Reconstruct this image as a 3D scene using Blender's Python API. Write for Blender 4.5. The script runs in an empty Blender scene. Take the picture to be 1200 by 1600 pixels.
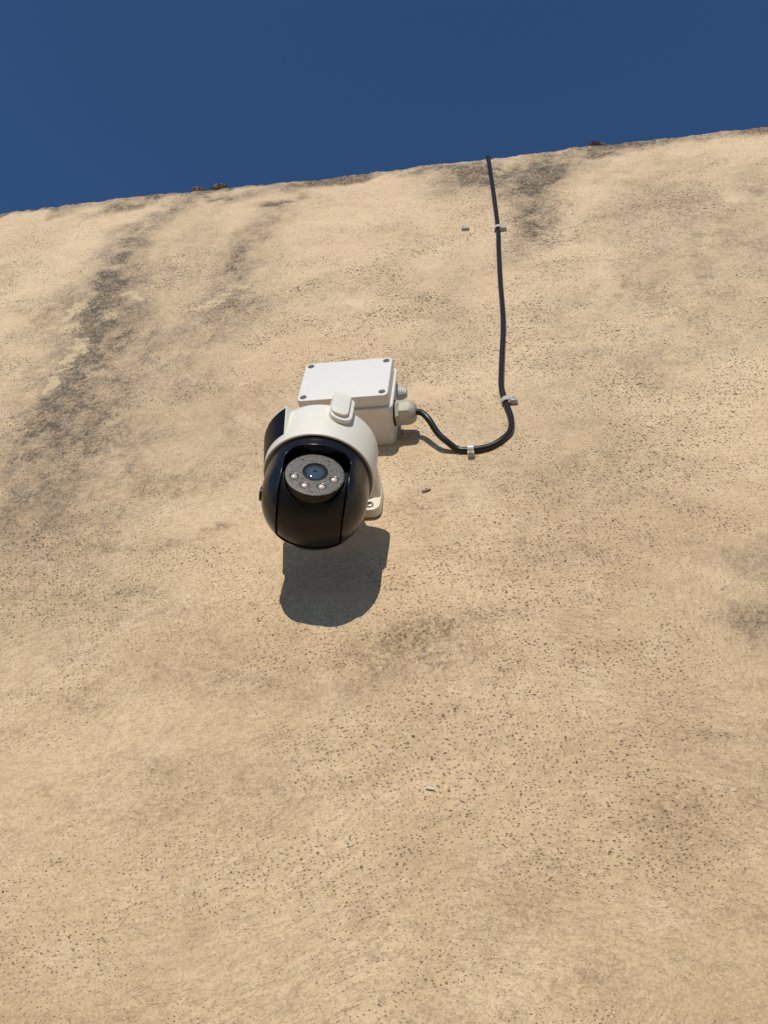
import bpy, bmesh, math, random
import numpy as np
from mathutils import Vector, Matrix

random.seed(7)
rng = np.random.default_rng(11)
sc = bpy.context.scene
col = sc.collection
H = 1.55                       # height of the viewer's phone above the ground
R = math.radians

# ------------------------------------------------------------------ camera
cam_d = bpy.data.cameras.new('camera')
cam = bpy.data.objects.new('camera', cam_d)
col.objects.link(cam)
cr = Vector((0.98638357, 0.14276864, 0.08163676)).normalized()
cu = Vector((0.05302138, -0.74594497, 0.66389369))
cu = (cu - cr * cu.dot(cr)).normalized()
cb = cr.cross(cu)
M4 = Matrix((cr, cu, cb)).transposed().to_4x4()
M4.translation = Vector((0, -0.70112, H))
cam.matrix_world = M4
cam_d.sensor_fit = 'VERTICAL'
cam_d.sensor_height = 24
cam_d.lens = 24 * 1458.4 / 1600
cam_d.clip_start = 0.01
cam_d.clip_end = 500
sc.camera = cam
sc.render.resolution_x = 768
sc.render.resolution_y = 1024

# ------------------------------------------------------------------ sky, sun, exposure
SX, SZ = 0.018, 0.312          # sideways and downward travel of the light per metre towards the wall
sun_to = Vector((-SX, -1, SZ)).normalized()
world = bpy.data.worlds.new('World')
sc.world = world
world.use_nodes = True
wn = world.node_tree
bg = wn.nodes['Background']
sky = wn.nodes.new('ShaderNodeTexSky')
sky.sky_type = 'NISHITA'
sky.sun_disc = False
sky.sun_elevation = math.asin(sun_to.z)
sky.sun_rotation = math.atan2(sun_to.x, sun_to.y)
sky.air_density = 1.0
sky.dust_density = 0.0
sky.ozone_density = 6.5
wn.links.new(sky.outputs[0], bg.inputs[0])
bg.inputs[1].default_value = 0.12
sun_d = bpy.data.lights.new('sun', 'SUN')
sun_d.energy = 3.55
sun_d.angle = R(0.5)
sun_d.color = (1.0, 0.92, 0.785)
sun = bpy.data.objects.new('sun', sun_d)
col.objects.link(sun)
sun.rotation_euler = sun_to.to_track_quat('Z', 'Y').to_euler()
sun.location = (-0.5, -4, 5)
vs = sc.view_settings
vs.view_transform = 'Standard'
vs.look = 'None'
vs.exposure = 0.0
vs.gamma = 1.0
vs.use_curve_mapping = False

# ------------------------------------------------------------------ helpers
def tag(o, label=None, cat=None, group=None, kind=None):
    if label: o['label'] = label
    if cat: o['category'] = cat
    if group: o['group'] = group
    if kind: o['kind'] = kind
    return o

def smooth_by_angle(bm, ang):
    for f in bm.faces: f.smooth = True
    for e in bm.edges:
        if len(e.link_faces) == 2 and e.calc_face_angle(0) > ang: e.smooth = False

def obj(name, bm, mat, parent=None, ang=R(35), M=None):
    if M is not None: bm.transform(M)
    bmesh.ops.recalc_face_normals(bm, faces=bm.faces)
    smooth_by_angle(bm, ang)
    me = bpy.data.meshes.new(name)
    bm.to_mesh(me); bm.free()
    me.materials.append(mat)
    o = bpy.data.objects.new(name, me)
    col.objects.link(o)
    if parent: o.parent = parent
    return o

def empty(name, loc, rz=0, parent=None):
    o = bpy.data.objects.new(name, None)
    o.empty_display_size = 0.02
    o.location = loc
    o.rotation_euler = (0, 0, rz)
    col.objects.link(o)
    if parent: o.parent = parent
    return o

def rrect(hw, hh, r, n=6, cx=0, cy=0, radii=None):
    """rounded rectangle outline, counter-clockwise from bottom right"""
    pts = []
    rs = radii or (r, r, r, r)
    for k, (sx, sy) in enumerate(((1, -1), (1, 1), (-1, 1), (-1, -1))):
        q = max(rs[k], 1e-5)
        a0 = -90 + 90 * k
        for i in range(n + 1):
            a = R(a0 + 90 * i / n)
            pts.append((cx + sx * (hw - q) + q * math.cos(a), cy + sy * (hh - q) + q * math.sin(a)))
    return pts

def loft(bm, rings, cap0=True, cap1=True):
    vr = [[bm.verts.new(p) for p in ring] for ring in rings]
    n = len(vr[0])
    for a, b in zip(vr[:-1], vr[1:]):
        for i in range(n):
            bm.faces.new((a[i], a[(i + 1) % n], b[(i + 1) % n], b[i]))
    if cap0: bm.faces.new(vr[0][::-1])
    if cap1: bm.faces.new(vr[-1])
    return vr

def plate(outline, y0, y1, bev=0.0008, steps=3, both=False):
    """solid from an outline in XZ, back at y0, front at y1 (y1 < y0), front edge rounded"""
    bm = bmesh.new()
    cx = sum(p[0] for p in outline) / len(outline)
    cz = sum(p[1] for p in outline) / len(outline)
    hw = max(abs(p[0] - cx) for p in outline); hh = max(abs(p[1] - cz) for p in outline)
    def ring(y, ins):
        fx = (hw - ins) / hw; fz = (hh - ins) / hh
        return [(cx + (p[0] - cx) * fx, y, cz + (p[1] - cz) * fz) for p in outline]
    rings = []
    if both:
        for k in range(steps, 0, -1):
            a = R(90 * k / steps); rings.append(ring(y0 - bev * (1 - math.sin(a)), bev * (1 - math.cos(a))))
        rings = [ring(y0 - bev * (1 - math.sin(R(90 * k / steps))), bev * (1 - math.cos(R(90 * k / steps)))) for k in range(steps, 0, -1)]
    else:
        rings.append(ring(y0, 0))
    rings.append(ring(y0 - bev if both else y1 + bev + (y0 - y1 - bev) * .01, 0))
    for k in range(steps + 1):
        a = R(90 * k / steps)
        rings.append(ring(y1 + bev * (1 - math.sin(a)), bev * (1 - math.cos(a))))
    loft(bm, rings)
    return bm

def lathe(prof, n=64, axis='Z', origin=(0, 0, 0), closed=False):
    """prof: list of (r, h); revolve"""
    bm = bmesh.new()
    rings = []
    for r, h in prof:
        ring = []
        for i in range(n):
            a = 2 * math.pi * i / n
            x, y = r * math.cos(a), r * math.sin(a)
            p = {'Z': (x, y, h), 'X': (h, x, y), 'Y': (x, h, y)}[axis]
            ring.append(tuple(p[k] + origin[k] for k in range(3)))
        rings.append(ring)
    loft(bm, rings)
    return bm

def tube(pts, rad, n=14):
    bm = bmesh.new()
    pts = [Vector(p) for p in pts]
    rings = []
    up = Vector((0, -1, 0))
    for i, p in enumerate(pts):
        t = (pts[min(i + 1, len(pts) - 1)] - pts[max(i - 1, 0)]).normalized()
        s = t.cross(up)
        if s.length < 1e-4: s = Vector((1, 0, 0))
        s.normalize(); u = s.cross(t).normalized(); up = u
        rr = rad[i] if isinstance(rad, (list, tuple)) else rad
        rings.append([tuple(p + s * rr * math.cos(2 * math.pi * k / n) + u * rr * math.sin(2 * math.pi * k / n)) for k in range(n)])
    loft(bm, rings)
    return bm

def catmull(P, sub=8):
    P = [Vector(p) for p in P]
    out = []
    for i in range(len(P) - 1):
        p0 = P[max(i - 1, 0)]; p1 = P[i]; p2 = P[i + 1]; p3 = P[min(i + 2, len(P) - 1)]
        d1 = (p2 - p1).length
        m1 = (p2 - p0) * (d1 / max((p1 - p0).length + d1, 1e-6)) if i else (p2 - p1)
        m2 = (p3 - p1) * (d1 / max((p3 - p2).length + d1, 1e-6)) if i + 2 < len(P) else (p2 - p1)
        for k in range(sub):
            t = k / sub
            out.append((2*t**3 - 3*t**2 + 1) * p1 + (t**3 - 2*t**2 + t) * m1 + (-2*t**3 + 3*t**2) * p2 + (t**3 - t**2) * m2)
    out.append(P[-1])
    return out

def boolean(bmA, bmB, op):
    """apply an exact boolean between two bmeshes, return a new bmesh"""
    obs = []
    for b in (bmA, bmB):
        bmesh.ops.recalc_face_normals(b, faces=b.faces)
        me = bpy.data.meshes.new('t'); b.to_mesh(me); b.free()
        o = bpy.data.objects.new('t', me); col.objects.link(o); obs.append(o)
    m = obs[0].modifiers.new('b', 'BOOLEAN'); m.operation = op; m.object = obs[1]; m.solver = 'EXACT'
    dg = bpy.context.evaluated_depsgraph_get()
    ev = obs[0].evaluated_get(dg)
    me = bpy.data.meshes.new_from_object(ev)
    out = bmesh.new(); out.from_mesh(me)
    for o in obs:
        d = o.data; bpy.data.objects.remove(o); bpy.data.meshes.remove(d)
    bpy.data.meshes.remove(me)
    return out

def box_bm(x0, x1, y0, y1, z0, z1):
    bm = bmesh.new()
    loft(bm, [[(x0, y0, z0), (x1, y0, z0), (x1, y1, z0), (x0, y1, z0)], [(x0, y0, z1), (x1, y0, z1), (x1, y1, z1), (x0, y1, z1)]])
    return bm

# ------------------------------------------------------------------ materials
def mat(name, color, rough=0.4, spec=0.5, metal=0.0, bump=0.0, bscale=600, var=0.0, vscale=40, bevel=0.0, coat=0.0, dirt=None):
    m = bpy.data.materials.new(name); m.use_nodes = True
    nt = m.node_tree; p = nt.nodes['Principled BSDF']
    p.inputs['Base Color'].default_value = (*color, 1)
    p.inputs['Roughness'].default_value = rough
    p.inputs['Metallic'].default_value = metal
    p.inputs['Specular IOR Level'].default_value = spec
    p.inputs['Coat Weight'].default_value = coat
    tc = nt.nodes.new('ShaderNodeTexCoord')
    nrm = None
    if bevel:
        bv = nt.nodes.new('ShaderNodeBevel'); bv.samples = 8; bv.inputs['Radius'].default_value = bevel; nrm = bv.outputs[0]
    if bump:
        n = nt.nodes.new('ShaderNodeTexNoise'); n.inputs['Scale'].default_value = bscale; n.inputs['Detail'].default_value = 3
        nt.links.new(tc.outputs['Object'], n.inputs['Vector'])
        b = nt.nodes.new('ShaderNodeBump'); b.inputs['Strength'].default_value = bump; b.inputs['Distance'].default_value = 0.0006
        nt.links.new(n.outputs[0], b.inputs['Height'])
        if nrm: nt.links.new(nrm, b.inputs['Normal'])
        nrm = b.outputs[0]
    if nrm: nt.links.new(nrm, p.inputs['Normal'])
    if var:
        n = nt.nodes.new('ShaderNodeTexNoise'); n.inputs['Scale'].default_value = vscale; n.inputs['Detail'].default_value = 6; n.inputs['Roughness'].default_value = .65
        nt.links.new(tc.outputs['Object'], n.inputs['Vector'])
        rp = nt.nodes.new('ShaderNodeValToRGB')
        rp.color_ramp.elements[0].position = .32; rp.color_ramp.elements[1].position = .68
        d = dirt or tuple(c * (1 - var) for c in color)
        rp.color_ramp.elements[0].color = (*d, 1); rp.color_ramp.elements[1].color = (*color, 1)
        nt.links.new(n.outputs[0], rp.inputs[0]); nt.links.new(rp.outputs[0], p.inputs['Base Color'])
        mr = nt.nodes.new('ShaderNodeMapRange'); mr.inputs['To Min'].default_value = rough + .08; mr.inputs['To Max'].default_value = rough - .06
        nt.links.new(n.outputs[0], mr.inputs[0]); nt.links.new(mr.outputs[0], p.inputs['Roughness'])
    return m

MW = mat('box_plastic', (.70, .685, .66), .42, .45, var=.12, vscale=38, bump=.06, bscale=900)
MLID = mat('lid_plastic', (.725, .708, .685), .40, .45, var=.05, vscale=45, bump=.05, bscale=900)
MC = mat('camera_plastic', (.77, .745, .675), .38, .45, var=.09, vscale=50, bump=.05, bscale=1200)
MCB = mat('bracket_paint', (.74, .70, .60), .22, .5, var=.05, vscale=60)
MB = mat('black_plastic', (.009, .009, .010), .23, .42, bevel=.0018, bump=.05, bscale=1500, var=.15, vscale=70)
MBD = mat('black_drum_plastic', (.009, .009, .009), .36, .26, bevel=.0006, bump=.05, bscale=1500)
MPAN = mat('black_window', (.006, .006, .006), .42, .18)
MGL = mat('gland_plastic', (.42, .395, .33), .45, .4, var=.10, vscale=80, bump=.08, bscale=800)
MGR = mat('grommet_rubber', (.52, .50, .49), .5, .35)
MSCR = mat('screw_cap', (.115, .10, .125), .5, .4, var=.3, vscale=300)
MSTL = mat('screw_steel', (.30, .26, .20), .38, .5, metal=.9, var=.3, vscale=400)
MGAS = mat('gasket_rubber', (.02, .018, .016), .7, .3)
MCAB = mat('cable_sheath', (.012, .012, .013), .34, .5, var=.2, vscale=90, bump=.12, bscale=350)
MLED = mat('led_glass', (.74, .63, .55), .16, .6, metal=.25)
MLEDR = mat('led_cup', (.50, .44, .40), .22, .5, metal=.8)
MHOLE = mat('hole_black', (.004, .004, .004), .6, .2)
MLENSB = mat('lens_bezel', (.012, .013, .015), .3, .5)

def clip_mat():
    m = mat('clip_plastic', (.60, .585, .55), .30, .5, var=.12, vscale=250)
    p = m.node_tree.nodes['Principled BSDF']
    p.inputs['Subsurface Weight'].default_value = .35
    p.inputs['Subsurface Radius'].default_value = (.004, .004, .004)
    p.inputs['Subsurface Scale'].default_value = .6
    p.inputs['Transmission Weight'].default_value = .18
    return m
MCLIP = clip_mat()

def speckle_mat():
    m = bpy.data.materials.new('speckled_face'); m.use_nodes = True
    nt = m.node_tree; p = nt.nodes['Principled BSDF']
    tc = nt.nodes.new('ShaderNodeTexCoord')
    n = nt.nodes.new('ShaderNodeTexNoise'); n.inputs['Scale'].default_value = 900; n.inputs['Detail'].default_value = 2
    nt.links.new(tc.outputs['Object'], n.inputs['Vector'])
    rp = nt.nodes.new('ShaderNodeValToRGB'); e = rp.color_ramp.elements
    e[0].position = .36; e[0].color = (.022, .020, .018, 1); e[1].position = .70; e[1].color = (.215, .198, .172, 1)
    nt.links.new(n.outputs[0], rp.inputs[0]); nt.links.new(rp.outputs[0], p.inputs['Base Color'])
    b = nt.nodes.new('ShaderNodeBump'); b.inputs['Strength'].default_value = .5; b.inputs['Distance'].default_value = .0006
    nt.links.new(n.outputs[0], b.inputs['Height']); nt.links.new(b.outputs[0], p.inputs['Normal'])
    p.inputs['Roughness'].default_value = .45
    return m
MSP = speckle_mat()

def lens_mat():
    m = bpy.data.materials.new('coated_lens'); m.use_nodes = True
    nt = m.node_tree; p = nt.nodes['Principled BSDF']
    tc = nt.nodes.new('ShaderNodeTexCoord')
    # concentric ring tint of the coated elements inside, measured from the lens axis
    sep = nt.nodes.new('ShaderNodeVectorMath'); sep.operation = 'MULTIPLY'; sep.inputs[1].default_value = (1, 0, 1)
    nt.links.new(tc.outputs['Object'], sep.inputs[0])
    ln = nt.nodes.new('ShaderNodeVectorMath'); ln.operation = 'LENGTH'
    nt.links.new(sep.outputs[0], ln.inputs[0])
    mr = nt.nodes.new('ShaderNodeMapRange'); mr.inputs['From Max'].default_value = .0115
    nt.links.new(ln.outputs['Value'], mr.inputs[0])
    rp = nt.nodes.new('ShaderNodeValToRGB'); rp.color_ramp.elements[0].color = (0.0092, 0.0114, 0.0156, 1)
    rp.color_ramp.elements[1].position = 1; rp.color_ramp.elements[1].color = (0.0345, 0.0570, 0.0858, 1)
    for pos, c in ((.12, (0.0138, 0.0190, 0.0273, 1)), (.16, (0.0575, 0.0808, 0.1092, 1)), (.30, (0.0345, 0.0522, 0.0741, 1)), (.36, (0.0862, 0.1140, 0.1404, 1)), (.44, (0.0403, 0.0589, 0.0858, 1)), (.62, (0.0517, 0.0808, 0.1170, 1)), (.68, (0.0345, 0.0551, 0.0819, 1)), (.9, (0.0517, 0.0760, 0.1092, 1))):
        el = rp.color_ramp.elements.new(pos); el.color = c
    nt.links.new(mr.outputs[0], rp.inputs[0]); nt.links.new(rp.outputs[0], p.inputs['Base Color'])
    p.inputs['Roughness'].default_value = .05
    p.inputs['Coat Weight'].default_value = .15
    p.inputs['Coat Roughness'].default_value = .03
    p.inputs['Coat Tint'].default_value = (.75, .88, 1, 1)
    return m
MLENS = lens_mat()

def ground_mat():
    m = bpy.data.materials.new('ground_dry'); m.use_nodes = True
    nt = m.node_tree; p = nt.nodes['Principled BSDF']; p.inputs['Roughness'].default_value = .9
    tc = nt.nodes.new('ShaderNodeTexCoord')
    n = nt.nodes.new('ShaderNodeTexNoise'); n.inputs['Scale'].default_value = 1.3; n.inputs['Detail'].default_value = 8
    nt.links.new(tc.outputs['Object'], n.inputs['Vector'])
    rp = nt.nodes.new('ShaderNodeValToRGB'); e = rp.color_ramp.elements
    e[0].position = .3; e[0].color = (.13, .11, .085, 1); e[1].position = .7; e[1].color = (.23, .20, .155, 1)
    nt.links.new(n.outputs[0], rp.inputs[0]); nt.links.new(rp.outputs[0], p.inputs['Base Color'])
    return m

def plaster_mat():
    m = bpy.data.materials.new('rough_plaster'); m.use_nodes = True
    nt = m.node_tree; N = nt.nodes; L = nt.links
    p = N['Principled BSDF']; p.inputs['Roughness'].default_value = .88; p.inputs['Specular IOR Level'].default_value = .18
    tc = N.new('ShaderNodeTexCoord')
    P = tc.outputs['Object']
    def math_(op, a, b=None, clamp=False):
        n = N.new('ShaderNodeMath'); n.operation = op; n.use_clamp = clamp
        for i, v in enumerate((a, b)):
            if v is None: continue
            if isinstance(v, (int, float)): n.inputs[i].default_value = v
            else: L.new(v, n.inputs[i])
        return n.outputs[0]
    def noise(scale, detail=5, rough=.6, vec=None, dist=0.0):
        n = N.new('ShaderNodeTexNoise'); n.inputs['Scale'].default_value = scale; n.inputs['Detail'].default_value = detail
        n.inputs['Roughness'].default_value = rough; n.inputs['Distortion'].default_value = dist
        L.new(vec or P, n.inputs['Vector']); return n.outputs[0]
    def rng_(v, a, b, c=0., d=1., smooth=True):
        n = N.new('ShaderNodeMapRange'); n.interpolation_type = 'SMOOTHSTEP' if smooth else 'LINEAR'
        n.inputs['From Min'].default_value = a; n.inputs['From Max'].default_value = b
        n.inputs['To Min'].default_value = c; n.inputs['To Max'].default_value = d
        L.new(v, n.inputs[0]); return n.outputs[0]
    def mix(f, a, b, mode='MIX'):
        n = N.new('ShaderNodeMix'); n.data_type = 'RGBA'; n.blend_type = mode; n.clamp_factor = True
        if isinstance(f, (int, float)): n.inputs[0].default_value = f
        else: L.new(f, n.inputs[0])
        for k, v in ((6, a), (7, b)):
            if isinstance(v, tuple): n.inputs[k].default_value = (*v, 1)
            else: L.new(v, n.inputs[k])
        return n.outputs[2]
    at = N.new('ShaderNodeAttribute'); at.attribute_name = 'stain'
    sp = N.new('ShaderNodeSeparateColor'); L.new(at.outputs['Color'], sp.inputs[0])
    grime, tan, yel = sp.outputs[0], sp.outputs[1], sp.outputs[2]
    dens = at.outputs['Alpha']
    # warped position so that pits line up in loose sweeps of the float
    wn_ = N.new('ShaderNodeTexNoise'); wn_.inputs['Scale'].default_value = 5; wn_.inputs['Detail'].default_value = 2; L.new(P, wn_.inputs['Vector'])
    wv = N.new('ShaderNodeVectorMath'); wv.operation = 'SCALE'; wv.inputs['Scale'].default_value = .05; L.new(wn_.outputs['Color'], wv.inputs[0])
    wa = N.new('ShaderNodeVectorMath'); wa.operation = 'ADD'; L.new(P, wa.inputs[0]); L.new(wv.outputs[0], wa.inputs[1])
    w3 = N.new('ShaderNodeTexNoise'); w3.inputs['Scale'].default_value = 38; w3.inputs['Detail'].default_value = 2; L.new(P, w3.inputs['Vector'])
    w3v = N.new('ShaderNodeVectorMath'); w3v.operation = 'SCALE'; w3v.inputs['Scale'].default_value = .007; L.new(w3.outputs['Color'], w3v.inputs[0])
    wb = N.new('ShaderNodeVectorMath'); wb.operation = 'ADD'; L.new(wa.outputs[0], wb.inputs[0]); L.new(w3v.outputs[0], wb.inputs[1])
    WP = wb.outputs[0]
    def stretched(sx, sz):
        n = N.new('ShaderNodeVectorMath'); n.operation = 'MULTIPLY'; n.inputs[1].default_value = (sx, 1, sz); L.new(WP, n.inputs[0]); return n.outputs[0]
    def flat(v):
        q = N.new('ShaderNodeSeparateXYZ'); L.new(v, q.inputs[0])
        k = N.new('ShaderNodeCombineXYZ'); L.new(q.outputs[0], k.inputs[0]); L.new(q.outputs[2], k.inputs[1]); return k.outputs[0]
    def pits(scale, rmin, rmax, k, vec=None, edge=.035, ja=.09, size=1.0, turn=0):
        """round holes of random size; returns 0..1 depth. radius in cell units"""
        v = N.new('ShaderNodeTexVoronoi'); v.voronoi_dimensions = '2D'; v.inputs['Scale'].default_value = scale
        rt = N.new('ShaderNodeVectorRotate'); rt.rotation_type = 'Z_AXIS'; rt.inputs['Angle'].default_value = R(turn); L.new(flat(vec or P), rt.inputs['Vector'])
        L.new(rt.outputs[0], v.inputs['Vector'])
        jit = noise(scale * 3.2, 2, .6)
        s = N.new('ShaderNodeSeparateColor'); L.new(v.outputs['Color'], s.inputs[0])
        rr = math_('POWER', s.outputs[0], k)
        rr = math_('MULTIPLY', rr, dens)
        rr = math_('MULTIPLY', math_('MULTIPLY', rr, rmax), size)
        rr = math_('ADD', rr, rmin)
        d = math_('ADD', v.outputs['Distance'], math_('MULTIPLY', math_('SUBTRACT', jit, .5), ja))
        q = math_('DIVIDE', math_('SUBTRACT', rr, d), edge)
        return math_('MULTIPLY', q, 1.0, clamp=True)
    co = N.new('ShaderNodeAttribute'); co.attribute_name = 'coarse'
    coarse = co.outputs['Fac']
    def sized(k0, k1): return math_('ADD', math_('MULTIPLY', coarse, k1), k0)
    big = pits(47, -.012, .060, 3.0, stretched(.9, 1.1), .016, .04, sized(.72, .70), 23)
    mdl = pits(96, -.020, .105, 2.4, stretched(.85, 1.15), .028, .06, sized(.70, .70), -37)
    med = pits(150, -.026, .150, 1.9, stretched(.85, 1.2), .036, .08, sized(.68, .68), 61)
    sml = pits(270, -.036, .230, 1.0, stretched(.8, 1.25), .06, .11, sized(.85, .50), -14)
    grain = noise(430, 3, .75)
    grain2 = noise(170, 3, .7)
    mid = noise(46, 4, .68)
    # sweeping marks of the float: strongly warped, stretched noise
    w2 = N.new('ShaderNodeTexNoise'); w2.inputs['Scale'].default_value = 2.6; w2.inputs['Detail'].default_value = 1; L.new(P, w2.inputs['Vector'])
    w2v = N.new('ShaderNodeVectorMath'); w2v.operation = 'SCALE'; w2v.inputs['Scale'].default_value = .32; L.new(w2.outputs['Color'], w2v.inputs[0])
    w2a = N.new('ShaderNodeVectorMath'); w2a.operation = 'ADD'; L.new(P, w2a.inputs[0]); L.new(w2v.outputs[0], w2a.inputs[1])
    def swept(sx, sz):
        n = N.new('ShaderNodeVectorMath'); n.operation = 'MULTIPLY'; n.inputs[1].default_value = (sx, 1, sz); L.new(w2a.outputs[0], n.inputs[0]); return n.outputs[0]
    streak = noise(24, 3, .65, swept(.6, 3.6), .2)
    scratch = noise(70, 3, .7, swept(.35, 4.5), .1)
    def arcs(cx, cz, freq, lowmask):
        """raking lines left by the float, rings round the plasterer's elbow"""
        d = N.new('ShaderNodeVectorMath'); d.operation = 'SUBTRACT'; d.inputs[1].default_value = (cx, 0, cz + H); L.new(WP, d.inputs[0])
        q = N.new('ShaderNodeSeparateXYZ'); L.new(d.outputs[0], q.inputs[0])
        r = math_('SQRT', math_('ADD', math_('MULTIPLY', q.outputs[0], q.outputs[0]), math_('MULTIPLY', q.outputs[2], q.outputs[2])))
        an = math_('ARCTAN2', q.outputs[2], q.outputs[0])
        k = N.new('ShaderNodeCombineXYZ'); L.new(math_('MULTIPLY', r, freq), k.inputs[0]); L.new(math_('MULTIPLY', an, 26.0), k.inputs[1])
        n = N.new('ShaderNodeTexNoise'); n.noise_dimensions = '2D'; n.inputs['Scale'].default_value = 1.0; n.inputs['Detail'].default_value = 2; n.inputs['Roughness'].default_value = .7
        L.new(k.outputs[0], n.inputs['Vector'])
        return math_('MULTIPLY', rng_(n.outputs[0], .50, .66), lowmask)
    amask = rng_(noise(4.5, 1, .5), .44, .58)
    arc = math_('MAXIMUM', arcs(-.02, .10, 210, amask), arcs(-.42, .72, 190, rng_(amask, 1.0, .0)))
    arc = math_('MULTIPLY', arc, rng_(coarse, .75, .35))
    clouds = noise(3.2, 5, .65)
    clouds2 = noise(12, 5, .68)
    tint = noise(1.7, 4, .55)
    # colours
    c = mix(rng_(clouds, .36, .64), (0.508, 0.358, 0.211), (0.651, 0.487, 0.306))
    c = mix(math_('MULTIPLY', rng_(tint, .45, .7), .5), c, (0.602, 0.414, 0.261))
    c = mix(math_('MULTIPLY', rng_(clouds2, .50, .72), .50), c, (0.717, 0.568, 0.390))
    c = mix(math_('MULTIPLY', rng_(clouds2, .46, .28), .35), c, (0.387, 0.271, 0.162))
    c = mix(math_('MULTIPLY', rng_(mid, .52, .72), .32), c, (0.387, 0.276, 0.167))
    c = mix(math_('MULTIPLY', rng_(streak, .50, .70), .16), c, (0.376, 0.271, 0.162))
    c = mix(math_('MULTIPLY', rng_(scratch, .52, .66), .32), c, (0.365, 0.265, 0.162))
    c = mix(math_('MULTIPLY', rng_(grain2, .51, .64), .38), c, (0.365, 0.265, 0.167))
    c = mix(math_('MULTIPLY', rng_(grain, .52, .64), .42), c, (0.298, 0.219, 0.139))
    c = mix(math_('MULTIPLY', rng_(grain, .47, .34), .32), c, (0.774, 0.630, 0.455))
    c = mix(math_('MULTIPLY', coarse, .42), c, (0.744, 0.586, 0.419))
    c = mix(math_('MULTIPLY', arc, .20), c, (.330, .240, .150))
    # tan damp patches, grey grime, bare yellowish patches (shapes from the wall itself)
    tn = math_('MULTIPLY', math_('MULTIPLY', tan, rng_(grain2, .34, .64, .35, 1.15)), math_('MULTIPLY', rng_(mid, .36, .62, .45, 1.1), rng_(grain, .38, .60, .7, 1.15)))
    c = mix(math_('MULTIPLY', tn, .92, True), c, (.230, .160, .095))
    gn = math_('ADD', math_('MULTIPLY', math_('SUBTRACT', grain2, .5), 2.0), math_('MULTIPLY', math_('SUBTRACT', mid, .5), 1.0))
    gn = math_('ADD', gn, math_('MULTIPLY', math_('SUBTRACT', grain, .5), 1.6))
    gm = math_('MULTIPLY', grime, math_('ADD', gn, 1.0))
    c = mix(math_('MULTIPLY', gm, .85, True), c, (.112, .094, .074))
    yn = math_('ADD', math_('MULTIPLY', math_('SUBTRACT', mid, .5), 3.6), math_('MULTIPLY', math_('SUBTRACT', grain2, .5), 1.0))
    yy = math_('MULTIPLY', rng_(math_('ADD', yel, yn), .56, .62), rng_(yel, .02, .25))
    c = mix(math_('MULTIPLY', yy, .72), c, (.630, .500, .320))
    # shade inside the pits, painted as dark brown into the base colour
    hole = math_('MAXIMUM', math_('MULTIPLY', big, 1.0), math_('MAXIMUM', math_('MULTIPLY', mdl, .96), math_('MAXIMUM', math_('MULTIPLY', med, .90), math_('MULTIPLY', sml, .78))))
    c = mix(math_('MULTIPLY', hole, .76), c, (.068, .047, .029))
    L.new(c, p.inputs['Base Color'])
    # relief
    h = math_('ADD', math_('MULTIPLY', grain, .0007), math_('MULTIPLY', grain2, .0014))
    h = math_('ADD', h, math_('SUBTRACT', math_('MULTIPLY', mid, .0022), math_('MULTIPLY', arc, .0005)))
    h = math_('SUBTRACT', h, math_('MULTIPLY', big, .0018))
    h = math_('SUBTRACT', h, math_('MULTIPLY', mdl, .0014))
    h = math_('SUBTRACT', h, math_('MULTIPLY', med, .0010))
    h = math_('SUBTRACT', h, math_('MULTIPLY', sml, .0004))
    b = N.new('ShaderNodeBump'); b.inputs['Strength'].default_value = .9; b.inputs['Distance'].default_value = 1.0
    L.new(h, b.inputs['Height']); L.new(b.outputs[0], p.inputs['Normal'])
    return m

# ------------------------------------------------------------------ noise for the wall mesh
def _hash(ix, iy, s):
    v = np.sin(ix * 127.1 + iy * 311.7 + s * 74.7) * 43758.5453
    return v - np.floor(v)
def vnoise(x, y, s=0):
    ix = np.floor(x); iy = np.floor(y); fx = x - ix; fy = y - iy
    fx = fx * fx * fx * (fx * (fx * 6 - 15) + 10); fy = fy * fy * fy * (fy * (fy * 6 - 15) + 10)
    a = _hash(ix, iy, s); b = _hash(ix + 1, iy, s); c = _hash(ix, iy + 1, s); d = _hash(ix + 1, iy + 1, s)
    return (a * (1 - fx) + b * fx) * (1 - fy) + (c * (1 - fx) + d * fx) * fy
def fbm(x, y, oct=4, s=0, g=.5):
    t = 0; a = 1; w = 0
    for k in range(oct):
        t = t + a * vnoise(x * 2 ** k + 17.3 * k, y * 2 ** k - 9.1 * k, s + k); w += a; a *= g
    return t / w

# ------------------------------------------------------------------ ground
gb = bmesh.new()
loft(gb, [[(-300, -300, -.3), (300, -300, -.3), (300, 300, -.3), (-300, 300, -.3)], [(-300, -300, 0), (300, -300, 0), (300, 300, 0), (-300, 300, 0)]])
tag(obj('ground', gb, ground_mat()), kind='structure')

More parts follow.
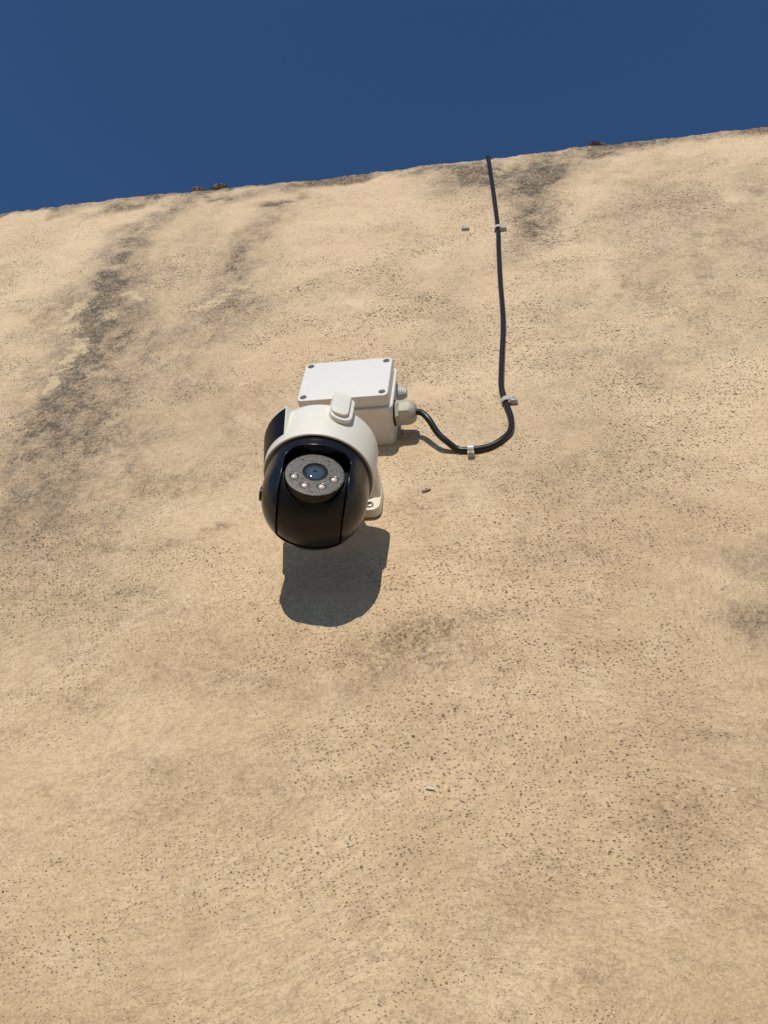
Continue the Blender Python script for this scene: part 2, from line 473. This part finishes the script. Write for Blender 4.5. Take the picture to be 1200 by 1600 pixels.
# ------------------------------------------------------------------ the wall
TOP = 1.836            # parapet, metres above the phone
def build_wall():
    fine = .003
    xs = np.concatenate([np.arange(-4.0, -1.30, .05), np.arange(-1.30, .66, fine), np.arange(.66, 3.2, .05)])
    # section of the wall: up the front, over the rough arris, across the top, down the back
    zs = np.concatenate([np.arange(-H - .1, .10, .05), np.arange(.10, TOP - .006, fine)])
    prof = [(0.0, z) for z in zs]
    for a in np.linspace(0, 90, 6): prof.append((.005 - .005 * math.cos(R(a)), TOP - .005 + .005 * math.sin(R(a))))
    for y in (.02, .035, .055, .08, .12, .17, .22): prof.append((y, TOP + .0 - y * .02))
    prof += [(.24, TOP - .02), (.24, TOP - .6), (.24, -H - .1)]
    prof = np.array(prof)
    nx, nv = len(xs), len(prof)
    X = np.broadcast_to(xs[None, :], (nv, nx)).copy()
    Y = np.broadcast_to(prof[:, 0][:, None], (nv, nx)).copy()
    Z = np.broadcast_to(prof[:, 1][:, None], (nv, nx)).copy()
    # hand-floated undulation and lumps
    und = (fbm(X * 2.3, Z * 2.3, 3, 3) - .5) * .009 + (fbm(X * 7, Z * 9, 3, 9) - .5) * .009
    wx = X + .05 * (fbm(X * 3, Z * 3, 2, 21) - .5); wz = Z + .08 * (fbm(X * 3, Z * 3, 2, 33) - .5)
    und += (fbm(wx * 14, wz * 34, 3, 41) - .5) * .0028 + (fbm(X * 60, Z * 60, 3, 51) - .5) * .0022
    lump = np.clip((Z - (TOP - .25)) / .25, 0, 1)
    und += (fbm(X * 16, Z * 16, 3, 61) - .5) * .016 * lump * np.clip((TOP - Z) / .05, .25, 1)
    hold = np.zeros_like(X)                    # quiet where fittings are screwed on
    front = (np.arange(nv) < len(zs) + 6)[:, None]
    for (hx, hz, rx, rz) in ((-.217, .84, .075, .08), (-.22, .975, .09, .075)):
        hold = np.maximum(hold, np.clip(1.6 - np.sqrt(((X - hx) / rx) ** 2 + ((Z - hz) / rz) ** 2), 0, 1))
    und = und - .0015
    base = und * (1 - hold) + (-.0004) * hold
    Yd = Y - np.where(front, base, 0)
    # fittings stand at y = 0: keep the plaster just behind or level with that plane
    # uneven crest
    crest = np.clip((Z - (TOP - .05)) / .05, 0, 1)
    ch = (fbm(X * 9, X * 0 + 3, 3, 71) - .5) * .005 + (fbm(X * 60, X * 0 + 7, 3, 77) - .5) * .010 + (fbm(X * 190, Y * 60, 2, 79) - .5) * .006
    Zd = Z + crest * ch
    V = np.stack([X, Yd, Zd + H], -1).reshape(-1, 3)
    idx = np.arange(nv * nx).reshape(nv, nx)
    q = np.stack([idx[:-1, :-1], idx[:-1, 1:], idx[1:, 1:], idx[1:, :-1]], -1).reshape(-1, 4)
    me = bpy.data.meshes.new('plaster_wall')
    me.vertices.add(len(V)); me.vertices.foreach_set('co', V.ravel().astype(np.float32))
    nq = len(q)
    ends = np.concatenate([idx[:, 0][::-1], idx[:, -1]])      # end caps
    me.loops.add(nq * 4 + len(ends))
    me.polygons.add(nq + 2)
    me.loops.foreach_set('vertex_index', np.concatenate([q.ravel(), ends]).astype(np.int32))
    me.polygons.foreach_set('loop_start', np.concatenate([np.arange(0, nq * 4, 4), [nq * 4, nq * 4 + nv]]).astype(np.int32))
    me.polygons.foreach_set('loop_total', np.concatenate([np.full(nq, 4), [nv, nv]]).astype(np.int32))
    me.polygons.foreach_set('use_smooth', np.concatenate([np.ones(nq, bool), [False, False]]))
    me.update(calc_edges=True); me.validate()

    # ---- weathering: strokes and patches with shapes of their own, wall coordinates in metres
    sx_ = X + .030 * (fbm(X * 9, Z * 9, 3, 101) - .5) * 2; sz_ = Z + .05 * (fbm(X * 9, Z * 9, 3, 111) - .5) * 2
    n1 = fbm(X * 18, Z * 12, 4, 121, .6); n2 = fbm(X * 45, Z * 45, 4, 131, .6); n3 = fbm(X * 6, Z * 6, 3, 141)
    def patch(cx, cz, rx, rz, k=1.0, soft=.9, rot=0.):
        dx, dz = sx_ - cx, sz_ - cz
        if rot: dx, dz = dx * math.cos(rot) + dz * math.sin(rot), -dx * math.sin(rot) + dz * math.cos(rot)
        d = np.sqrt((dx / rx) ** 2 + (dz / rz) ** 2)
        return k * np.clip((1.15 - d) / soft, 0, 1) ** 1.3
    def stroke(pts, k=1.0):
        """(x, z, half width, weight) list"""
        out = np.zeros_like(X)
        for (x0, z0, w0, k0), (x1, z1, w1, k1) in zip(pts[:-1], pts[1:]):
            ex, ez = x1 - x0, z1 - z0; l2 = ex * ex + ez * ez
            t = np.clip(((sx_ - x0) * ex + (sz_ - z0) * ez) / l2, 0, 1)
            d = np.hypot(sx_ - x0 - t * ex, sz_ - z0 - t * ez) / (w0 + t * (w1 - w0))
            out = np.maximum(out, (k0 + t * (k1 - k0)) * np.clip(1.25 - d, 0, 1))
        return k * out
    G = np.zeros_like(X)
    mx = lambda a, b: np.maximum(a, b)
    G = mx(G, stroke([(-.655, 1.80, .03, .5), (-.70, 1.70, .03, .45), (-.715, 1.60, .035, .5), (-.72, 1.50, .045, .8), (-.712, 1.40, .05, 1.0), (-.70, 1.28, .045, .95), (-.69, 1.17, .05, .85), (-.675, 1.05, .06, .6), (-.665, .92, .07, .5), (-.66, .80, .08, .32), (-.65, .70, .08, .1)]))
    G = mx(G, stroke([(-.49, 1.62, .03, .3), (-.492, 1.55, .035, .6), (-.485, 1.46, .045, .6), (-.475, 1.37, .045, .55), (-.50, 1.28, .04, .25), (-.52, 1.15, .05, .28), (-.53, 1.05, .05, .18)]))
    G = mx(G, patch(-.472, 1.722, .045, .022, .85))
    G = mx(G, patch(-.42, 1.735, .03, .015, .5))
    G = mx(G, patch(-.60, 1.79, .12, .05, .6)); G = mx(G, patch(-.44, 1.80, .09, .04, .75)); G = mx(G, patch(-.80, 1.79, .10, .03, .5))
    G = mx(G, patch(-.02, 1.76, .19, .12, .80)); G = mx(G, patch(.04, 1.70, .09, .14, .85)); G = mx(G, patch(.03, 1.54, .07, .14, .55)); G = mx(G, patch(.00, 1.44, .05, .08, .22))
    G = mx(G, patch(-.14, 1.80, .10, .04, .6)); G = mx(G, patch(.16, 1.80, .10, .03, .55))
    G = mx(G, patch(.285, 1.415, .035, .06, .55)); G = mx(G, patch(.27, 1.30, .05, .08, .25))
    G = mx(G, patch(.40, 1.55, .07, .16, .30)); G = mx(G, patch(.33, 1.68, .10, .05, .16)); G = mx(G, patch(.22, 1.62, .07, .06, .12))
    G = mx(G, patch(-.10, 1.25, .06, .16, .20)); G = mx(G, patch(.10, 1.22, .18, .06, .20)); G = mx(G, patch(.11, 1.10, .14, .05, .18))
    G = mx(G, patch(.222, .645, .06, .06, .30)); G = mx(G, patch(.23, .72, .07, .03, .28))
    # the dark crest of the parapet
    edge = np.clip(1 - (TOP + .004 - Z) / (.026 + np.where(X > .08, .05, .13) * np.clip(n3 - .38, 0, 1) * 2.2 * (.5 + n1)), 0, 1)
    along = np.clip((fbm(X * 5, X * 0 + 1, 3, 151) - .22) * 3, .35, 1)
    G = mx(G, edge * along * 1.05 * np.clip((TOP - .0015 - Z) / .006 + .2, .1, 1))
    halo = stroke([(-.655, 1.81, .05, .5), (-.70, 1.68, .06, .42), (-.715, 1.55, .075, .48), (-.71, 1.40, .10, .60), (-.67, 1.25, .12, .60), (-.64, 1.10, .13, .52), (-.62, .92, .15, .44), (-.60, .72, .15, .18)])
    G = mx(G, halo)
    G = mx(G, stroke([(-.47, 1.70, .04, .3), (-.49, 1.58, .06, .36), (-.48, 1.42, .08, .44), (-.50, 1.22, .09, .34), (-.52, 1.0, .10, .16)]))
    G = mx(G, np.clip((fbm(sx_ * 3.2, sz_ * 2.2, 4, 191) - .55) * 2.2, 0, .15) * np.clip((Z - .7) / .4, 0, 1))
    G = 1.65 * G * np.clip(.85 + (n1 - .5) * 1.0 + (n2 - .5) * 1.2, 0, 1.3)
    G = np.clip(G, 0, 1)
    T = np.zeros_like(X)
    for a in ((-.115, .60, .16, .040, .85), (-.22, .565, .10, .028, .6), (-.47, .785, .11, .016, 1.0), (-.38, .78, .06, .015, .9), (.15, .49, .09, .05, .62), (.105, .41, .05, .045, .6), (.19, .44, .07, .04, .5),
              (.21, .64, .05, .06, .55), (-.10, .48, .04, .06, .30), (-.17, .44, .07, .02, .45), (-.29, .46, .10, .02, .30), (-.34, .565, .09, .022, .28), (-.40, .64, .08, .03, .3), (.027, .285, .022, .012, .55),
              (.30, 1.56, .10, .06, .45), (.38, 1.50, .07, .12, .5), (.20, 1.66, .09, .04, .4), (-.50, 1.62, .16, .03, .35), (-.35, 1.67, .14, .02, .30), (-.95, 1.55, .14, .03, .35), (-.60, 1.42, .10, .05, .2),
              (.02, .95, .10, .03, .3), (.14, .84, .12, .03, .35), (.06, .60, .07, .03, .35), (-.05, .90, .05, .02, .3), (.05, 1.17, .12, .03, .35), (.17, 1.03, .12, .05, .30), (.0, .36, .10, .012, .25), (-.10, .33, .10, .012, .22)):
        T = mx(T, patch(*a))
    T = mx(T, np.clip((fbm(sx_ * 5, sz_ * 11, 4, 161) - .56) * 3.2, 0, .38))
    T = np.clip(T * np.clip(.55 + (n1 - .5) * 1.6 + (n2 - .5) * 1.2 + .25, 0, 1.2), 0, 1)
    B = np.zeros_like(X)
    for a in ((-.75, 1.37, .030, .07, .9), (-.735, 1.305, .035, .03, .9), (-.712, 1.225, .026, .07, 1.), (-.71, 1.16, .03, .045, .9), (-.66, 1.395, .045, .02, .8), (-.685, 1.335, .014, .016, .9),
              (-.51, 1.36, .07, .05, .7), (-.46, 1.38, .04, .02, .55), (-.62, 1.66, .03, .03, .6), (-.115, .50, .06, .03, .34)):
        B = mx(B, patch(*a, soft=1.1))
    G = G * (1 - .35 * B)
    D = np.clip(1.08 + (fbm(X * 4.5, Z * 4.5, 4, 171) - .5) * 1.6 + (fbm(X * 15, Z * 24, 4, 181) - .5) * 1.6, .68, 1.5)
    D = D * np.clip(1.05 - .40 * np.clip((Z - 1.45) / .35, 0, 1), .3, 2)
    ca = me.attributes.new('coarse', 'FLOAT', 'POINT')
    ca.data.foreach_set('value', np.clip((Z - .25) / 1.2, 0, 1).ravel().astype(np.float32))
    at = me.color_attributes.new('stain', 'FLOAT_COLOR', 'POINT')
    A = np.stack([G, T, B, D], -1).reshape(-1, 4).astype(np.float32)
    at.data.foreach_set('color', A.ravel())
    me.materials.append(plaster_mat())
    o = bpy.data.objects.new('plaster_wall', me); col.objects.link(o)
    # height of the plaster surface at a spot, for seating things on it
    def surf(x, z):
        i = int(np.abs(xs - x).argmin()); j = int(np.abs(prof[:len(zs), 1] - z).argmin()); return float(Yd[j, i])
    def crest_z(x):
        i = int(np.abs(xs - x).argmin()); return float(Zd[len(zs) + 7, i])
    return o, surf, crest_z
wall, surf, crest_z = build_wall()
tag(wall, 'tall beige rough plastered wall with dark grime streaks and pitted surface', 'wall')

# ------------------------------------------------------------------ junction box
LX0, LW, LZ0, LH, LD = -.2768, .113, .932, .084, .0733
BCX, BCZ = LX0 + LW / 2, LZ0 + LH / 2
jb = empty('junction_box', (BCX, 0, BCZ + H))
tag(jb, 'white plastic junction box with screwed lid and cable gland on the wall', 'junction box')
def ring_at(y, hw, hh, r): return [(p[0], y, p[1]) for p in rrect(hw, hh, r, 6)]
bm = bmesh.new()
BW, BH = LW / 2 + .003, LH / 2 + .003
loft(bm, [ring_at(.006, BW - .002, BH - .002, .009), ring_at(-.001, BW - .002, BH - .002, .009), ring_at(-.050, BW - .0012, BH - .0012, .009), ring_at(-.0505, BW + .0003, BH + .0003, .009),
          ring_at(-.0555, BW + .0006, BH + .0006, .009), ring_at(-.0562, BW - .0002, BH - .0002, .009), ring_at(-.0562, BW - .0028, BH - .0028, .007), ring_at(-.0535, BW - .0032, BH - .0032, .007)])
obj('body', bm, MW, jb)
# lid: skirt, rounded front edge, slightly sunk field
lid = plate(rrect(LW / 2, LH / 2, .006, 6), -.0532, -LD, .0014, 4)
lid_o = obj('lid', lid, MLID, jb)
for sx in (-1, 1):
    for sz in (-1, 1):
        cx, cz = sx * (LW / 2 - .0075), sz * (LH / 2 - .0075)
        bm = lathe([(.0043, -LD + .002), (.0043, -LD - .0002), (.0038, -LD - .0004), (.0030, -LD - .0002), (.0012, -LD - .0001)], 20, 'Y', (cx, 0, cz))
        obj('lid_screw', bm, MSCR, lid_o)
# cable gland on the right-hand side
gx, gy, gz = BW - .002, -.0305, .953 - BCZ
gl = lathe([(.0163, -.003), (.0163, .0022)], 32, 'X', (gx, gy, gz))
go = obj('cable_gland', gl, MGAS, jb)
def hexring(x, r, ch=0): return [(gx + x, gy + r * math.cos(R(60 * k + 8)), gz + r * math.sin(R(60 * k + 8))) for k in range(6)]
bm = bmesh.new()
loft(bm, [hexring(.0020, .0162), hexring(.0026, .0170), hexring(.0066, .0170), hexring(.0072, .0162)])
obj('gland_nut', bm, MGL, go, ang=R(30))
# dome cap: faceted flank turning into a rounded nose
bm = bmesh.new()
rings = []
n = 48
for x, r, fac in ((.0068, .0148, 1), (.0075, .0156, 1), (.0185, .0154, 1), (.0208, .0150, .6), (.0240, .0138, .2), (.0264, .0118, 0), (.0277, .0094, 0), (.0281, .0066, 0), (.0272, .0040, 0)):
    ring = []
    for i in range(n):
        a = 2 * math.pi * i / n
        k = (a / (math.pi / 4)) % 1.0
        flat = math.cos(math.pi / 8) / math.cos((k - .5) * math.pi / 4)
        rr = r * (1 - fac + fac * (flat * 1.03))
        ring.append((gx + x, gy + rr * math.cos(a), gz + rr * math.sin(a)))
    rings.append(ring)
loft(bm, rings)
obj('gland_cap', bm, MGL, go, ang=R(22))
# stepped rubber grommet above it
pr = [(.0128, -.002), (.0128, .0016), (.0112, .0018)]
r = .0112
for k in range(4):
    x0 = .0018 + k * .0028
    pr += [(r, x0 + .0022), (r - .0004, x0 + .0027), (r - .0016, x0 + .0028)]; r -= .0016
pr += [(.0008, .0135)]
bm = lathe(pr, 32, 'X', (gx, -.0295, .9975 - BCZ))
obj('grommet', bm, MGR, jb, ang=R(25))

# ------------------------------------------------------------------ security camera
CX, CY, ZR = -.2178, -.1015, .7440
pc = empty('security_camera', (CX, 0, .79 + H))
tag(pc, 'white and black dome security camera on a bracket below the junction box', 'security camera')
def inpc(o): return o
OZ = ZR - .79            # rim height in the camera's own frame
BR = .0585               # housing radius
# wall plate with foot, gasket behind
pl = plate(rrect(.0472, .024, .006, 6, 0, .026, radii=(.010, .006, .006, .010)), .0005, -.0125, .0006, 3)
plo = obj('wall_plate', pl, MCB, pc)
obj('gasket', plate(rrect(.0479, .0247, .006, 6, 0, .026, radii=(.010, .006, .006, .010)), .008, .0005, .0004, 2), MGAS, plo)
def screw(x, z, y):
    bm = lathe([(.0046, y + .004), (.0046, y - .0006), (.0040, y - .0018), (.0030, y - .0022), (.0022, y - .0022), (.0020, y - .0006), (.0004, y - .0006)], 24, 'Y', (x, 0, z))
    return bm
for sx in (-1, 1):
    for z in (.0105,):
        s = obj('plate_screw', screw(sx * .0352, z, -.0125), MSTL, plo)
# arm: concave underside from the plate out to the turret above the housing
bm = bmesh.new()
sec = []
for k in range(17):
    t = k / 16
    y = -.011 - t * .096
    dy = t * .096
    hw = .0468 - .05 * min(dy, .05) - .55 * max(dy - .05, 0)
    zb = .0225 + .32 * min(dy, .050)
    zt = .0465 + .006 * min(dy / .05, 1)
    hz = (zt - zb) / 2
    rr = .0025 + .008 * t
    if k == 16: hw *= .86; hz *= .8
    sec.append([(p[0], y, p[1]) for p in rrect(hw, hz, rr, 5, 0, (zt + zb) / 2)])
loft(bm, sec)
obj('arm', bm, MCB, pc)
# turret between arm and housing
bm = lathe([(.030, OZ + .050), (.030, OZ + .068), (.022, OZ + .084)], 48, 'Z', (0, CY, 0))
obj('turret', bm, MC, pc)
# housing: upright barrel with a rolled lower lip
bm = lathe([(.0536, .0022), (.0555, .0004), (.0572, -.0004), (.0582, .0002), (BR, .0014), (BR, .0485), (BR - .0006, .0513), (BR - .0022, .0531), (BR - .0045, .0538), (.030, .0545), (.004, .0545)], 128, 'Z', (0, CY, OZ))
hs = obj('housing', bm, MC, pc, ang=R(40))
# side pod with a black window that leans outward towards the top
def sector(a0, a1, prof_out, inner, n=26):
    bm = bmesh.new(); rings = []
    for i in range(n + 1):
        a = R(a0 + (a1 - a0) * i / n)
        c, s = math.cos(a), math.sin(a)
        ring = [(r * c, CY + r * s, OZ + h) for r, h in prof_out]
        ring += [(inner * c, CY + inner * s, OZ + prof_out[-1][1]), (inner * c, CY + inner * s, OZ + prof_out[0][1])]
        rings.append(ring)
    loft(bm, rings)
    return bm
bm = sector(-116.5, -225, [(BR - .001, .0075), (BR + .0003, .0085), (BR + .0072, .0500), (BR + .0070, .0522), (BR + .0050, .0536)], .050)
pod = obj('side_pod', bm, MC, hs, ang=R(30))
bm = sector(-118.2, -223, [(BR + .0004, .0105), (BR + .0012, .0108), (BR + .0077, .0486), (BR + .0068, .0492)], .052)
obj('pod_window', bm, MPAN, hs, ang=R(30))
# folded antenna paddle on the front of the housing
aa = R(-61.5)
ac = Vector((BR * math.cos(aa), CY + BR * math.sin(aa), OZ + .0435))
MA = Matrix.Translation(ac) @ Matrix.Rotation(aa + math.pi / 2, 4, 'Z')
def paddle(hw, z0, z1, rb, rt, cx=0):
    return rrect(hw, (z1 - z0) / 2, rb, 8, cx, (z0 + z1) / 2, radii=(rb, rt, rt, rb))
ant = obj('antenna', plate(paddle(.0122, -.0195, .021, .0115, .004), .004, -.0052, .0014, 4), MC, pc, M=MA)
obj('antenna_cover', plate(paddle(.0092, -.0150, .021, .0075, .003, -.0024), -.0040, -.0088, .0014, 4), MC, ant, M=MA)

# rotating black head: frame turned to where the lens looks
PAN = R(14.5)
hd = Matrix.Translation((0, CY, OZ)) @ Matrix.Rotation(PAN, 4, 'Z')
RS, BB, HB, EX = .0545, .028, .0535, 2.25
def dome_prof(scale=1.0):
    pr = [(.048 * scale, .004), (RS * scale, .0035), (RS * scale, -.012), (RS * scale, -BB)]
    for k in range(1, 30):
        t = math.sin(R(90 * k / 30)); z = t
        pr.append((RS * scale * max(1 - z ** EX, 1e-6) ** (1 / EX), -BB - HB * scale * z))
    pr.append((.0012, -BB - HB * scale))
    return pr
SW = .0332
LR = .0296
dome = lathe(dome_prof(), 144)
cut = plate(rrect(SW, .085, .011, 8, 0, -.0125 - .085), .030, -.09, .0002, 1)
shell = boolean(dome, cut, 'DIFFERENCE')
dm = obj('dome_shell', shell, MB, pc, ang=R(28), M=hd)
drum = lathe(dome_prof(.972), 128)
drum = boolean(drum, box_bm(-SW + .0011, SW - .0011, -.09, .031, -.12, -.0135), 'INTERSECT')
drum = boolean(drum, box_bm(-.05, .05, -.09, -.029, -.0444, .01), 'DIFFERENCE')
drum = boolean(drum, lathe([(LR + .0012, -.09), (LR + .0012, -.0300)], 64, 'Y', (0, 0, -.0444)), 'DIFFERENCE')
dr = obj('tilt_drum', drum, MBD, pc, ang=R(28), M=hd)
# belly cap with its parting line
capb = lathe([(RS * max(1 - t ** EX, 1e-6) ** (1 / EX) * .978, -BB - HB * .978 * t) for t in (.83, .86, .89, .92, .945, .965, .98, .992, .9985)], 96)
capb = boolean(capb, box_bm(-SW + .0016, SW - .0016, -.09, .030, -.12, -.0135), 'INTERSECT')
obj('belly_cap', capb, MBD, dr, ang=R(28), M=hd)
# little pivot cap on the left of the ball
bm = lathe([(.0075, .003), (.0075, -.0002), (.0066, -.0008), (.004, -.0010), (.0004, -.0010)], 28, 'X', (-RS, .0, -.036))
obj('pivot_cap', bm, MB, dm, M=hd)
# lens block: thick round plate looking out level
TL = R(-3.3)
LM = hd @ Matrix.Translation((-.0004, -.0425, -.0444)) @ Matrix.Rotation(-TL, 4, 'X')
LR = .0296
fb = lathe([(LR - .001, .0012), (LR - .0003, .0010), (LR - .0003, .0004), (LR - .0008, 0), (LR - .002, -.0001)], 96, 'Y')
fb = boolean(fb, lathe([(.0128, .006), (.0128, -.004)], 64, 'Y', (0, 0, .0036)), 'DIFFERENCE')
lens_pos = [(-.0195, -.0062), (-.0078, -.0165), (.0088, -.0152), (.0195, -.0032)]
for lx, lz in lens_pos:
    fb = boolean(fb, lathe([(.0052, .004), (.0052, -.004)], 32, 'Y', (lx, 0, lz)), 'DIFFERENCE')
lb = obj('lens_block', lathe([(LR - .001, .030), (LR, .028), (LR, .0012), (LR - .0004, .0007), (LR - .002, .0006)], 96, 'Y'), MBD, pc, ang=R(35), M=LM)
obj('face_plate', fb, MSP, lb, ang=R(35), M=LM)
obj('lens_bezel', lathe([(.0129, .007), (.0129, .0002), (.0126, -.0004), (.0121, -.0004), (.0116, .0004), (.0113, .0030), (.004, .0032)], 64, 'Y', (0, 0, .0036)), MLENSB, lb, M=LM)
pr = [(.0113, .0030)] + [(.0112 * math.cos(R(a)), .0026 - .0034 * math.sin(R(a))) for a in (0, 12, 24, 36, 48, 60, 72, 82, 88)]
lo = obj('lens', lathe(pr, 64, 'Y'), MLENS, lb)
lo.matrix_parent_inverse = Matrix(); lo.matrix_local = LM @ Matrix.Translation((0, 0, .0036))
for lx, lz in lens_pos:
    cup = obj('led_cup', lathe([(.0050, .0045), (.0050, .0001), (.0048, -.0003), (.0044, -.0003), (.0040, .0010), (.0034, .0026), (.0006, .0028)], 32, 'Y', (lx, 0, lz)), MLEDR, lb, M=LM)
    pr = [(.0037, .0028)] + [(.0037 * math.cos(R(a)), .0020 - .0028 * math.sin(R(a))) for a in (0, 20, 40, 60, 75, 86)]
    obj('led', lathe(pr, 28, 'Y', (lx, 0, lz)), MLED, lb, M=LM)
for hx, hz in ((.0118, .0208), (.0008, -.0250), (-.0145, .0190)):
    obj('pin_hole', lathe([(.0009, .001), (.0009, -.00025), (.0003, -.0003)], 14, 'Y', (hx, 0, hz)), MHOLE, lb, M=LM)

# ------------------------------------------------------------------ cable
CR = .0040
path = [(-.150, -.0305, .953), (-.1335, -.0305, .9525), (-.1270, -.0305, .9485), (-.1190, -.0275, .9385), (-.1080, -.0165, .9230), (-.0975, -.0095, .9150), (-.0845, -.0055, .9085), (-.0689, -.0055, .9070), (-.0457, -.0055, .9135), (-.0300, -.0055, .9260),
        (-.0205, -.0055, .9440), (-.0190, -.0055, .971), (-.0249, -.0055, 1.0041), (-.0300, -.0055, 1.0371), (-.0292, -.0055, 1.099), (-.0256, -.0055, 1.2011), (-.0285, -.0055, 1.3379), (-.0299, -.0055, 1.4487), (-.0302, -.0055, 1.509), (-.0369, -.0055, 1.6563), (-.0440, -.0055, 1.79), (-.0462, -.0045, 1.825)]
pts = []
for i, (x, y, z) in enumerate(path):
    if i >= 6 and z < 1.81: y = surf(x, z) - CR + .0004
    pts.append((x, y, z + H))
cz = crest_z(-.047) + H
pts += [(-.0470, surf(-.046, 1.82) - .001, cz + .002), (-.0478, .012, cz + CR + .001), (-.050, .06, cz + CR), (-.056, .14, cz + CR - .002), (-.062, .225, cz + CR - .004), (-.064, .249, cz - .012), (-.064, .252, cz - .10), (-.062, .2535, cz - .6)]
cab = obj('cable', tube(catmull(pts, 8), CR, 16), MCAB, None, ang=R(60))
tag(cab, 'black round cable running from the junction box gland up over the wall top', 'cable')

# ------------------------------------------------------------------ cable clips
def clip_thing(x, z, ang, label, cable=True, flip=1, bw=.0042):
    y = surf(x, z)
    root = empty('cable_clip', (x, y, z + H))
    root.rotation_euler = (0, ang, 0)
    tag(root, label, 'cable clip', 'cable clips on the wall')
    w = CR + .0009
    if cable:
        bm = bmesh.new()                       # hook: half ring over the cable
        rings = []
        for hz, ins in ((-.0040, .0006), (-.0034, 0), (.0034, 0), (.0040, .0006)):
            ring = []
            out = [(-w - .0016, .001)] + [(-(w + .0016 - ins) * math.cos(R(a)), -CR - (w + .0016 - ins) * math.sin(R(a))) for a in range(0, 181, 15)] + [(w + .0016, .001)]
            inn = [(w, .001)] + [(-w * math.cos(R(a)), -CR - w * math.sin(R(a))) for a in range(180, -1, -15)] + [(-w, .001)]
            ring = [(flip * p[0], p[1], hz) for p in out + inn]
            rings.append(ring)
        loft(bm, rings)
        obj('hook', bm, MCLIP, root)
        bx = flip * (w + .0012 + bw)
    else:
        bx = .0
    hw = bw if cable else .0068
    bm = plate(rrect(hw, .0042, .0012, 3), .003, -.0075 if cable else -.0055, .0009, 3)
    bm.transform(Matrix.Translation((bx, 0, 0)))
    obj('nail_block', bm, MCLIP, root)
    nd = -.0073 if cable else -.0053
    bm = lathe([(.0012, .004), (.0012, nd), (.0020, nd - .0003), (.0021, nd - .0009), (.0014, nd - .0014), (.0003, nd - .0015)], 14, 'Y', (bx + (0 if cable else -.004), 0, 0))
    obj('nail', bm, MSTL, root)
    return root
clip_thing(-.0302, 1.515, R(2), 'white plastic cable clip holding the cable highest up the wall', True)
clip_thing(-.0245, 1.0075, R(-8), 'white plastic cable clip at the top of the cable bend', True)
clip_thing(-.0689, .9070, R(-92), 'white plastic cable clip at the lowest point of the cable loop', True, -1, .0026)
clip_thing(-.086, 1.532, R(1), 'empty white plastic cable clip left of the cable', False)

# ------------------------------------------------------------------ crumbs on the wall and its crest
def lump_bm(rx, ry, rz, seed, rough=.35):
    bm = bmesh.new(); bmesh.ops.create_icosphere(bm, subdivisions=4, radius=1)
    rr = random.Random(seed); ph = [rr.uniform(0, 9) for _ in range(6)]
    for v in bm.verts:
        p = v.co
        k = 1 + rough * (.5 * math.sin(3.1 * p.x + ph[0]) * math.sin(2.7 * p.y + ph[1]) + .35 * math.sin(6.3 * p.z + ph[2] + 2 * p.x) + .3 * math.sin(9.7 * p.x + ph[3]) * math.sin(8.9 * p.z + ph[4]) + .2 * math.sin(17 * p.y + 13 * p.x + ph[5])) + rr.uniform(-.06, .06)
        v.co = (p.x * rx * k, p.y * ry * k, p.z * rz * (k if p.z > 0 else .6))
    return bm
MLI = mat('lichen_brown', (.30, .27, .235), .95, .1, var=.6, vscale=260, bump=.8, bscale=500)
for x, rx, rz, lab, sd in ((-.642, .0165, .0085, 'small brown lichen clump on the wall top, left of the pair', 1), (-.597, .0205, .0095, 'wider brown lichen clump on the wall top, right of the pair', 2), (.160, .020, .006, 'flat dark lichen clump on the wall top right of the cable', 3)):
    o = obj('lichen_clump', lump_bm(rx, .014, rz, sd), MLI, None)
    o.location = (x, .008, crest_z(x) + H + rz * .4)
    tag(o, lab, 'lichen', 'lichen clumps on the wall top')
# chip stuck on the lower wall
MCH = mat('chip_white', (.78, .72, .62), .6, .3, var=.3, vscale=500)
bm = tube([(-.0036, -.0012, .0008), (-.0018, -.0016, .0003), (.0010, -.0015, -.0003), (.0036, -.0012, -.0008)], [.0011, .0014, .0014, .0010], 8)
o = obj('plaster_chip', bm, MCH); o.location = (-.098, surf(-.098, .44), .44 + H)
tag(o, 'tiny pale chip stuck to the lower wall below the camera', 'chip')
# torn shred of brown husk with a pale thread by the bracket
MHU = mat('husk_brown', (.26, .15, .11), .6, .3, var=.5, vscale=700)
MTH = mat('thread_pale', (.66, .56, .46), .7, .2)
root = empty('dry_husk', (-.1205, surf(-.121, .837), .837 + H))
tag(root, 'tiny brown dry husk with a pale thread on the wall right of the bracket', 'husk')
bm = bmesh.new()
rings = []
for t, w, d in ((-1, .0004, .001), (-.6, .0018, .0022), (-.1, .0024, .0030), (.4, .0020, .0028), (.8, .0012, .0018), (1, .0003, .001)):
    rings.append([(t * .0056, -d * .5 - d * .6 * math.sin(R(a)) + .0004, t * .0022 + w * math.cos(R(a)) * (1 + .25 * math.sin(5 * t + a))) for a in range(0, 360, 36)])
loft(bm, rings); obj('husk', bm, MHU, root)
obj('thread', tube(catmull([(-.0045, -.0012, .0030), (-.0062, -.0016, .0008), (-.0064, -.0014, -.0040), (-.0058, -.0012, -.0075), (-.0040, -.0010, -.0100)], 4), .0006, 6), MTH, root)
